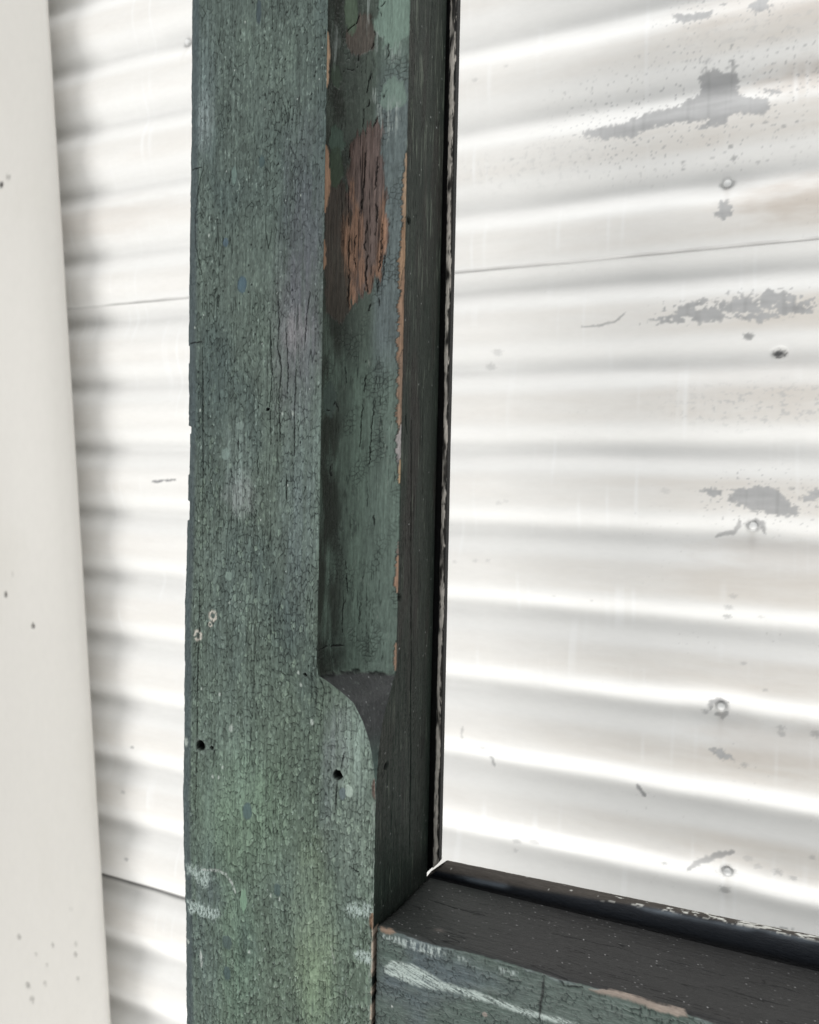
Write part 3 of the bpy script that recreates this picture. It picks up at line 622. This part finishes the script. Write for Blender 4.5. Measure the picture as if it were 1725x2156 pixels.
    for i, (vx, vz, rx, rz, c) in enumerate(V_FLAKE):
        k = blob(V_, Z, vx, vz, rx * .85, rz * .9, .5, 440 + i, .12) * up
        col = mix(col, lin(tuple(.86 * v + .06 * sum(c) / 3 for v in c), K) * (1 + .22 * gr2[..., None] + .18 * gr[..., None]), k * .92)
        hgt = hgt * (1 - .9 * k) - .5 * k
    for i, (vx, vz, rx, rz, s) in enumerate(V_PALE):
        k = blob(V_, Z, vx, vz, rx, rz, .8, 460 + i, .5) * up * sm(gr2 + gr, -.1, .4)
        col = mix(col, lin((150, 158, 154), K), k * s * 1.3)
    for i, (p, w) in enumerate(V_CRACKS):
        k = crack(V_, Z, p, w * .65, 470 + i, .8, .3) * up * sm(noise(V_ * .4, Z * .12, 471 + i) + .2 * noise(V_ * 1.2, Z * .6, 472), -.45, .0)
        col = mix(col, lin((18, 18, 17), .8), k * .85); hgt = hgt - .8 * k
    # scraped arrises
    for i, (zc, hl, w, c) in enumerate(ARRIS_L):
        q = np.abs(Z - zc) / hl
        ww = w * .8 * np.clip(1 - q ** 2, 0, 1) ** .6 * (1 + .8 * fbm(Z * .12, Z * 0 + i, 480 + i, 3))
        k = (1 - sm(V_ + 1.5 * wood_g + .7 * fib, ww - .3, ww + .3)) * (q < 1) * up
        col = mix(col, lin(WDS(c), K * 1.0) * (1 + .45 * wood_g[..., None]), k)
        hgt = hgt * (1 - k) + k * (-.5 + .35 * wood_g)
    for i, (zc, hl, w, c) in enumerate(ARRIS_R):
        q = np.abs(Z - zc) / hl
        ww = w * .85 * np.clip(1 - q ** 2, 0, 1) ** .5 * np.clip(1 + 1.3 * fbm(Z * .16, Z * 0 + 3, 490, 5, .7), 0, 2.2)
        dv = XA - X
        k = (1 - sm(dv, ww - .35, ww + .1)) * (q < 1) * up
        rim = ((1 - sm(dv, ww + .3, ww + .7)) * (q < 1) * up) * (1 - k)
        col = mix(col, dirt, .7 * rim)
        col = mix(col, lin(WDS(c), K * .95) * (1 + .5 * wood_g[..., None]) * (1 + .35 * gr2[..., None]), k)
        hgt = hgt * (1 - k) + k * (-.7 + .5 * wood_g)
        k4 = (1 - sm(Y - YC[:, None] + .5 * wood_g, ww * .22, ww * .22 + .4)) * (q < 1) * (zone == 4) * k0[:, None]
        col = mix(col, lin(WDS(c), K * .8) * (1 + .5 * wood_g[..., None]), k4)
    # stop of the chamfer: dusty near-black paint, crazed along its top edge
    stp = (1 - kst) * Cm
    sc = lin((74, 76, 76), K) * .5
    stone = fbm(S * .2, Z * .2, 170, 4, .6)
    scol = np.zeros_like(col) + sc
    scol = mix(scol, lin((64, 80, 74), K), sm(-Z, 122, 145) * .8)
    scol = scol * (1 + .3 * stone[..., None] + .2 * gr2[..., None])
    col = col * (1 - stp[..., None]) + scol * stp[..., None]
    scol_d = sm(fbm(S * .5, Z * .5, 175, 4, .65), .15, .5) * stp
    col = mix(col, lin((96, 102, 98), K), .35 * scol_d)
    hgt = hgt * (1 - stp) + stp * (.5 * stone + .2 * lum)
    seamz = -101.5 + 2.2 * fbm(V_ * .16, Z * 0 + 4, 171, 4, .6)
    sk = np.exp(-((Z - seamz) / (.55 + .35 * noise(V_ * .3, Z * 0, 172))) ** 2) * Cm * sm(noise(V_ * .22, Z * 0 + 9, 173), -.45, 0)
    col = mix(col, lin((14, 15, 15), .8), sk * .9); hgt = hgt - .9 * sk
    e8, r8, c8 = cells(S / 3.0, Z / 3.0, 174)
    dust = (r8 > .88) * (1 - sm(c8, .03, .11)) * stp
    col = mix(col, lin((180, 184, 184), .7), dust * .7)

    # ================= reveal facing the opening
    Rm = np.repeat((zone == 4)[None, :], nr, 0) * 1.0
    D_ = Y
    rc = np.zeros_like(col) + lin((58, 68, 60), K) * .42  # green-black base with the reveal's shade mixed into the colour
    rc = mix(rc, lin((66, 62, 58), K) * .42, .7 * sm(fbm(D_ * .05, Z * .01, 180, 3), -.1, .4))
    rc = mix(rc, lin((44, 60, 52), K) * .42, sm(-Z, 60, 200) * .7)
    rg = fbm(D_ * .5, Z * .015, 181, 4, .6); rg2 = fbm(D_ * 1.2, Z * .05, 182, 3, .6)
    rc = rc * np.clip(1 + .5 * rg[..., None] + .45 * rg2[..., None], .3, 2)
    rc = mix(rc, lin((104, 112, 100), K), .6 * sm(fbm(D_ * .45, Z * .03, 183, 4, .65) + .15 * sm(Z, 20, 200), .22, .6))
    hr = .40 * rg + .22 * rg2
    lgr = np.abs(noise(D_ * .3, Z * .010, 184)); ckr = (1 - sm(lgr, .008, .035)) * sm(noise(D_ * .1, Z * .02, 185), .0, .3)
    rc = mix(rc, lin((16, 18, 18), .8), .8 * ckr); hr = hr - .4 * ckr
    e9, r9, c9 = cells(D_ / 7.0, Z / 7.0, 186)
    rc = mix(rc, lin((190, 195, 192), .8), .9 * (r9 > .90) * (1 - sm(c9, .02, .07)))
    for i, (p, w) in enumerate(R_CRACKS):
        k = crack(D_, Z, p, w * 2.0, 500 + i, .7, .12)
        rc = mix(rc, lin((8, 9, 9), .8), k); hr = hr - 1.2 * k
    for i, (rx_, rz_, r_) in enumerate(R_HOLES):
        k = blob(D_, Z, rx_, rz_, r_ * 1.2, r_, .35, 510 + i, .25)
        rc = mix(rc, lin((6, 6, 6)), k); hr = hr - 3 * k
    # darker towards the corner against the rail
    k = sm(-Z + .06 * (D_ - 330), 214, 226)
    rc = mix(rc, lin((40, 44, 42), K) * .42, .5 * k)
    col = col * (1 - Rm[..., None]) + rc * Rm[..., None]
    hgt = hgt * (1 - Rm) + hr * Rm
    # worn soft arris between stop / lower post and the reveal
    # left edge notches where the arris has split away
    for i, (zc, hl, dp, kind) in enumerate(EDGE_NOTCH):
        q = np.abs(Z - zc) / hl
        prof = np.clip(1 - q ** 2, 0, 1) ** .4 * (q < 1)
        near = 1 - sm(X - XL[:, None], dp * .9, dp * .9 + 1.2)
        near = near * (zone <= 2)
        wcol = lin((28, 24, 20)) if kind == 0 else lin((136, 106, 84), K) if kind == 1 else lin((84, 68, 48), K)
        col = mix(col, wcol * (1 + .5 * wood_g[..., None]), prof * near * .95)
        X = X + prof * near * dp * .85 * (zone <= 1)
        hgt = hgt - .6 * prof * near
    dA = np.hypot(X - XA, Y - YC[:, None])
    X = X + (.45 * fbm(Z * .09, Z * 0 + 2, 520, 4, .65) - .25 * np.abs(noise(Z * .35, Z * 0, 521))) * np.exp(-(dA / 2.2) ** 2)
    sl = (1 - sm(np.abs(XA - X), .5, 1.1)) * (zone >= 2) * (Y < YF + 6) * sm(-Z, 222, 228) * sm(fbm(Z * .12, Z * 0 + 6, 522, 3), -.15, .15)
    col = mix(col, lin((176, 160, 144), K), .8 * sl)
    gl = np.exp(-(dA / 2.6) ** 2) * (zone == 2) * low * sm(fbm(S * .7, Z * .15, 523, 3), .0, .4)
    col = mix(col, lin((150, 160, 152), K), .6 * gl)
    # fade relief at the section's hard corners so that faces do not cross
    damp = np.ones(nc); 
    for ic in (iC - 1, iC, iR - 1, iR): damp[ic] = .35
    damp[0] = 0; damp[-1] = 0
    hgt = np.clip(hgt, -6, 1.2)
    hgt = hgt * damp[None, :]
    Xd = X + NX * hgt; Yd = Y + NY * hgt
    rough = np.clip(.46 + .12 * lowf + .2 * crk + .15 * wmask + (.05 * Rm), .3, .9)
    Vv = np.stack([Xd, Yd, Z], -1)
    # close the section round the back (coarse)
    back = []
    for (bx, by) in [(XA, YR + .2), (-258, YR + .2)]:
        back.append(np.stack([np.full(nr, bx), np.full(nr, by), zs], -1)[:, None, :])
    back.append(np.stack([XL, np.full(nr, YF + 46), zs], -1)[:, None, :])
    Vv = np.concatenate([Vv] + back, 1)
    cb = np.zeros((nr, 3, 3)) + lin((60, 70, 66), K)
    col = np.concatenate([col, cb], 1); rough = np.concatenate([rough, np.full((nr, 3), .6)], 1)
    return mesh_obj('stile', Vv, grid_faces(nr, nc + 3), M_frame, fr, col, rough)
stile()

# ------------------------------------------------------------------ bottom rail
def rid2(X, Y, sz, sd):
    return hsh(np.floor(X / sz), np.floor(Y / sz), sd + 200)

def rail():
    x0 = XA + 1.5
    xs = np.concatenate([np.arange(x0, 95, .5), np.linspace(95, 420, 30)[1:]])
    nT, nA, nFr = 190, 12, 260
    zt = -222.6
    SL = math.tan(math.radians(9.7))
    yb = np.linspace(404.0, 331.2, nT); zb = zt - .2 - SL * (yb - 331.2)
    a = np.linspace(0, math.pi / 2, nA + 2)[1:-1]
    ya = 331.2 - 1.2 * np.sin(a); za = zt - 1.4 + 1.2 * np.cos(a)
    zf = np.concatenate([np.linspace(zt - 1.5, zt - 105, nFr - 8), np.linspace(zt - 112, -470, 8)]); yf = np.full(nFr, 330.0)
    Yp = np.concatenate([[404.0], yb, ya, yf, [400.0]]); Zp = np.concatenate([[-470.0], zb, za, zf, [-470.0]])
    zone = np.concatenate([[0], np.full(nT, 1), np.full(nA, 2), np.full(nFr, 3), [0]])
    nr, nc = len(Yp), len(xs)
    X = np.repeat(xs[None, :], nr, 0); Y = np.repeat(Yp[:, None], nc, 1); Z = np.repeat(Zp[:, None], nc, 1)
    zone2 = np.repeat(zone[:, None], nc, 1)
    S = np.cumsum(np.hypot(np.diff(Yp, prepend=Yp[0]), np.diff(Zp, prepend=Zp[0])))[:, None] + 0 * X
    dy = np.gradient(Yp); dz = np.gradient(Zp); Ln = np.hypot(dy, dz) + 1e-9
    NY, NZ = (dz / Ln)[:, None], (-dy / Ln)[:, None]
    s = np.sign(NZ[nT // 2, 0]); NY, NZ = NY * s, NZ * s
    gr = fbm(X * .02, S * .35, 600, 4, .6); gr2 = fbm(X * .06, S * .9, 601, 3, .6)
    low = fbm(X * .02, S * .03, 602, 4)
    # top: flat charcoal paint under fine dust
    tcol = np.zeros(X.shape + (3,)) + lin((70, 70, 70), K) * .42
    tcol = tcol * (1 + .22 * gr[..., None] + .18 * gr2[..., None] + .16 * low[..., None] + .15 * fbm(X * .5, Y * .5, 603, 3)[..., None])
    tcol = mix(tcol, lin((60, 68, 64), K) * .42, .5 * (1 - sm(X, -140, -60)))
    ht = .22 * gr + .1 * gr2 + .16 * fbm(X * .3, Y * .3, 604, 3)
    bl = np.abs(noise(X * .018, S * .17, 605)); cb = (1 - sm(bl, .006, .035)) * sm(noise(X * .03, S * .09, 606), .0, .25)
    tcol = mix(tcol, lin((20, 20, 20), .8), .75 * cb); ht = ht - .3 * cb
    for sz, sd, th in ((4.4, 607, .86), (7.5, 608, .80), (3.0, 609, .95)):
        e, rid, c = cells(X / sz, Y / sz, sd)
        k = (rid > th) * (1 - sm(c, .15 / sz, .42 / sz)) * (.3 + .7 * rid2(X, Y, sz, sd))
        tcol = mix(tcol, lin((205, 205, 205), .8), .85 * k)
    for i, (p, w) in enumerate(T_CRACKS):
        k = crack(X, Y, p, w, 610 + i, .9, .2) * (zone2 == 1)
        tcol = mix(tcol, lin((14, 14, 14), .8), k); ht = ht - .8 * k
    k = blob(X, Y, -121, 342, 2.4, 1.8, .6, 5, .8); tcol = mix(tcol, lin((104, 98, 94), K), .45 * k)
    # front: crackled green
    fcol = np.zeros_like(tcol) + lin((78, 89, 84), K)
    fcol = mix(fcol, lin((74, 84, 90), K), .7 * sm(low, -.1, .4) * (1 - sm(X, -110, -60)))
    fcol = mix(fcol, lin((68, 84, 76), K), .6 * sm(-low, -.1, .4))
    wx = X + 1.2 * fbm(X * .2, Z * .25, 620, 3); wz = Z + 1.2 * fbm(X * .2, Z * .25, 621, 3)
    e1, r1, c1 = cells(wx / 3.4, wz / 3.0, 622); e2, r2_, c2 = cells(wx / 1.5, wz / 1.6, 623)
    g1 = sm(noise(X * .12, Z * .12, 624), -.25, .25); g2 = sm(noise(X * .25, Z * .25, 625), -.05, .4)
    c_1 = (1 - sm(e1, .03, .13)) * g1; c_2 = (1 - sm(e2, .05, .2)) * g2 * .7
    # short checks across the grain
    e3, r3, c3 = cells(X / 2.6, Z / 8.0, 626); vch = (1 - sm(np.abs(noise(X * .45, Z * .09, 627)), .02, .09)) * sm(noise(X * .12, Z * .25, 628), .05, .4)
    fcol = fcol * (1 + .22 * (r1 - .5)[..., None] + .18 * (r2_ - .5)[..., None] + .22 * gr[..., None] + .15 * gr2[..., None])
    dk = np.clip(c_1 * .8 + c_2 * .6 + vch * .75, 0, 1)
    fcol = mix(fcol, lin((30, 37, 36), K), .85 * dk)
    hf = .22 * gr + .12 * gr2 - .3 * c_1 - .2 * c_2 - .35 * vch + .08 * (r1 - .5)
    skip = sm(fbm(X * .18, Z * .8, 630, 4, .7), -.35, .2)
    skv = sm(fbm(X * .75, Z * .16, 631, 4, .7), -.2, .25)
    for i, (p, w) in enumerate(RF_WHITE):
        k = polymask(X, Z, p, 1.3, .3, 640 + i, 1.0) * (skv if i < 3 else .1 + .9 * sm(fbm(X * .07, (Z + .28 * X) * 1.1, 632, 4, .7), -.3, .15)) * (1 - .5 * vch)
        fcol = mix(fcol, lin((196, 208, 204) if i < 3 else (192, 205, 199), .76), k * w)
    for i, (p, w) in enumerate(RF_CRACKS):
        k = crack(X, Z, p, w, 650 + i, 1.0, .3); fcol = mix(fcol, lin((34, 36, 36), K), .85 * k); hf = hf - .6 * k
    for fx, fz, r_ in RF_RING:
        rr = np.hypot(X - fx, Z - fz) + .4 * fbm(X * .6, Z * .6, 7, 2)
        fcol = mix(fcol, lin((134, 124, 116), K), .8 * (1 - sm(rr, .9, 1.6)))
    for fx, fz in [(-141, -262), (-128, -290), (-139, -283), (-60, -262)]:
        k = blob(X, Z, fx, fz, .5, .6, .3, 3, .3); fcol = mix(fcol, lin((200, 205, 200), .7), k)
    wg = fbm(X * .05, S * 1.0, 660, 4, .65)
    # charcoal paint laps a ragged way over the front edge
    lap = zt - 1.0 - 1.3 * sm(fbm(X * .03, X * 0 + 2, 670, 4), -.3, .5) + .5 * fbm(X * .25, Z * .1, 671, 3) - 1.6 * sm(X, -30, 30)
    top = np.where(zone2 == 1, 1.0, sm(Z - lap, -.35, .35))
    col = fcol * (1 - top[..., None]) + tcol * top[..., None]
    edge = np.exp(-((Z - lap + .6) / .55) ** 2) * (zone2 >= 2) * sm(fbm(X * .08, X * 0, 672, 3), -.1, .3)
    col = mix(col, lin((112, 122, 122), K), .6 * edge)
    hgt = hf * (1 - top) + ht * top
    for i, p in enumerate(RF_WOOD):
        k = polymask(X, Z, p, 1.0, .3, 680 + i, .7) * (zone2 >= 2)
        col = mix(col, lin((132, 112, 96) if i == 0 else (146, 134, 124), K * .95) * (1 + .5 * wg[..., None]), k)
        hgt = hgt * (1 - k) + k * (-.5 + .3 * wg)
    rough = np.where(top > .5, .5, .48) + .08 * low
    endk = np.exp(-(X - x0) / 1.2)                          # broken end grain at the joint
    hgt = hgt - 1.2 * endk * (.6 + .8 * np.abs(fbm(S * .4, X * .1, 690, 3)))
    jr = np.abs(fbm(S * .12, X * 0, 691, 4, .65)) + .25 * np.abs(noise(S * .9, X * 0, 692))
    mid = np.exp(-((Y - 352) / 20) ** 2) * (zone2 == 1)
    X = X + (1.6 * jr + 1.6 * mid * (.6 + jr)) * np.exp(-(X - x0) / 4.0)
    dk_ = np.exp(-np.maximum(X - x0 - 1.2 * mid, 0) / (1.0 + 2.6 * mid + 1.5 * jr))
    col = mix(col, lin((10, 10, 10)), .85 * dk_ * (zone2 >= 1))
    damp = np.ones(nr); damp[[0, 1, -1, -2]] = 0
    hgt = np.clip(hgt, -4, 1) * damp[:, None]
    V = np.stack([X, Y + NY * hgt, Z + NZ * hgt], -1)
    # end cap against the stile
    cap = V[:, :1, :].copy(); cap[:, 0, 1] = 370; cap[:, 0, 2] = -330
    V = np.concatenate([cap, V], 1)
    col = np.concatenate([np.zeros((nr, 1, 3)) + lin((24, 22, 20)), col], 1); rough = np.concatenate([np.full((nr, 1), .8), rough], 1)
    return mesh_obj('bottom_rail', V, grid_faces(nr, nc + 1), M_rail, fr, col, rough)
rail()

# ------------------------------------------------------------------ glazing beads with their dark groove
def bead(vertical):
    """swept strip: groove floor, then a small worn bead; mitred at the corner with a gap that lets the wall through"""
    BL = lin((26, 27, 26), .9)
    if vertical:
        L = np.concatenate([np.arange(-245, 292, .6), np.linspace(292, 520, 6)[1:]])
    else:
        L = np.concatenate([np.arange(-158, 100, .6), np.linspace(100, 420, 8)[1:]])
    n = len(L)
    wob = .35 * fbm(L * .03, L * 0 + 3, 700, 4, .6)
    if vertical:
        gx = np.interp(L, [-250, -225, -107, 32, 274, 520], [-149.0, -148.9, -148.7, -148.5, -151.2 + .9, -150.3]) + wob * .6
        ox = np.interp(L, [-250, -225, -107, 32, 274, 520], [-144.4, -144.4, -144.6, -144.9, -145.2, -145.2]) - .5 + wob * .3
        # section, outward = +x : groove floor, bead side, front nose, right side
        sec = []
        def add(x, y): sec.append((x, y))
        fl = YR + 5.5
        add(np.full(n, XA - 6), np.full(n, fl)); add(np.full(n, XA + .5), np.full(n, fl)); add(gx - .2, np.full(n, fl))
        for t in np.linspace(0, 1, 6): add(gx, np.full(n, fl - t * 4.7))
        fw = (ox - gx)
        for t in np.linspace(0, 1, 16)[1:]: add(gx + fw * t, YR + .6 - .5 * np.sin(np.pi * t) * np.ones(n))
        for t in np.linspace(0, 1, 8)[1:]: add(ox + .35 * t, YR + .6 + 4.0 * t * np.ones(n))
        add(ox - .6, np.full(n, fl + 2)); add(np.full(n, XA - 6), np.full(n, fl + 2))
        A = np.stack([s_[0] for s_ in sec], 0); B = np.stack([s_[1] for s_ in sec], 0)
        Zl = np.repeat(L[None, :], A.shape[0], 0)
        lim = -234.6 + (A - (-152.7)) * 1.12 + .2                # mitre
        Zl = np.maximum(Zl, lim)
        u = A; v = Zl
        V = np.stack([A, B, Zl], -1)
        # worn white paint on the nose
        nose = np.zeros(A.shape); nose[8:23] = 1
        tpos = np.clip((A - gx[None]) / fw[None], 0, 1)
        ctr = .42 + .25 * fbm(Zl * .02, Zl * 0, 710, 3)
        band = np.exp(-((tpos - ctr) / .38) ** 2)
        chip = sm(fbm(A * .6, Zl * .09, 711, 4, .7) + .85 * band, .35, .6) * nose
        chip = chip * sm(fbm(Zl * .05, A * .2, 712, 3), -.5, -.1)
        spk = sm(fbm(A * 1.4, Zl * .5, 713, 3, .7), .45, .6) * nose
        col = np.zeros(A.shape + (3,)) + BL
        col = mix(col, lin((66, 62, 58), K), nose * .6 * sm(fbm(A * .5, Zl * .05, 714, 3), -.3, .3))
        pale = lin((226, 219, 208), .85) * (1 + .3 * fbm(A * 1, Zl * .2, 715, 3)[..., None])
        col = mix(col, pale, np.clip(chip * .9 + spk * .5, 0, 1))
        gro = np.zeros(A.shape); gro[:8] = 1
        col = mix(col, lin((10, 10, 10)), gro)  # shallow groove painted black for the shade in it
        return mesh_obj('glazing_bead', V, grid_faces(*A.shape), M_frame, fr, col, np.full(A.shape, .45))
    # along the rail: groove, front of the bead (blue-black gloss), chipped top
    tz = np.interp(L, [-160, -143, -42, 54, 420], [-228.6, -228.3, -225.9, -223.7, -221]) + wob * .4
    bz = np.full(n, -235.6)
    sec = []
    fy = 407.0
    bot = np.full(n, -237.6)
    sec.append((np.full(n, 402.5), bot)); sec.append((np.full(n, fy - .3), bot + .2))
    hh = tz - bz
    for t in np.linspace(0, 1, 14):                            # front: quarter-round
        a = t * math.pi / 2
        sec.append((fy + 5.5 * (1 - math.cos(a)) * np.ones(n) - .5 * math.sin(math.pi * t), bz + .4 + (hh - .6) * math.sin(a) ** .9))
    for t in np.linspace(0, 1, 16)[1:]: sec.append((fy + 5.5 + 3.1 * t * np.ones(n), tz - .2 + .25 * math.sin(math.pi * t)))
    sec.append((np.full(n, fy + 8.7), bot)); sec.append((np.full(n, 402.5), bot - .6))
    B = np.stack([s_[0] for s_ in sec], 0); Zs = np.stack([s_[1] for s_ in sec], 0)
    Xl = np.repeat(L[None, :], B.shape[0], 0)
    Xl = np.maximum(Xl, -150.3 + (Zs + 234.85) * 1.12 + 0 * B)
    col = np.zeros(B.shape + (3,)) + lin((26, 30, 36), .9)
    ids = np.arange(B.shape[0])[:, None] + 0 * B
    topm = sm(ids - 7 * sm(Xl, -135, 20), 5, 8)
    col = mix(col, lin((66, 62, 58), K) * (1 + .3 * fbm(Xl * .06, B * .6, 720, 3)[..., None]), topm)
    lipm = np.exp(-((ids - 7 * sm(Xl, -135, 20) - 5.2) / 1.6) ** 2)
    col = mix(col, lin((96, 104, 112), K), .7 * lipm * sm(fbm(Xl * .03, B * .1, 721, 3), -.2, .3))
    dens = sm(Xl, -90, 30)
    chip = sm(fbm(Xl * .11, B * .6, 722, 4, .7) + .42 * dens - .1, .30, .40) * topm
    col = mix(col, lin((214, 214, 208), .78), chip)
    col = mix(col, lin((9, 9, 10)), 1 - sm(ids, 1, 4))  # groove's shade painted black along the rail too
    V = np.stack([Xl, B + .3 * fbm(Xl * .12, B * .4, 723, 4), Zs + .12 * chip], -1)
    return mesh_obj('glazing_bead', V, grid_faces(*B.shape), M_rail, fr, col, .62 + .2 * fbm(Xl * .08, B * .3, 724, 3))
bead(True)
bead(False)
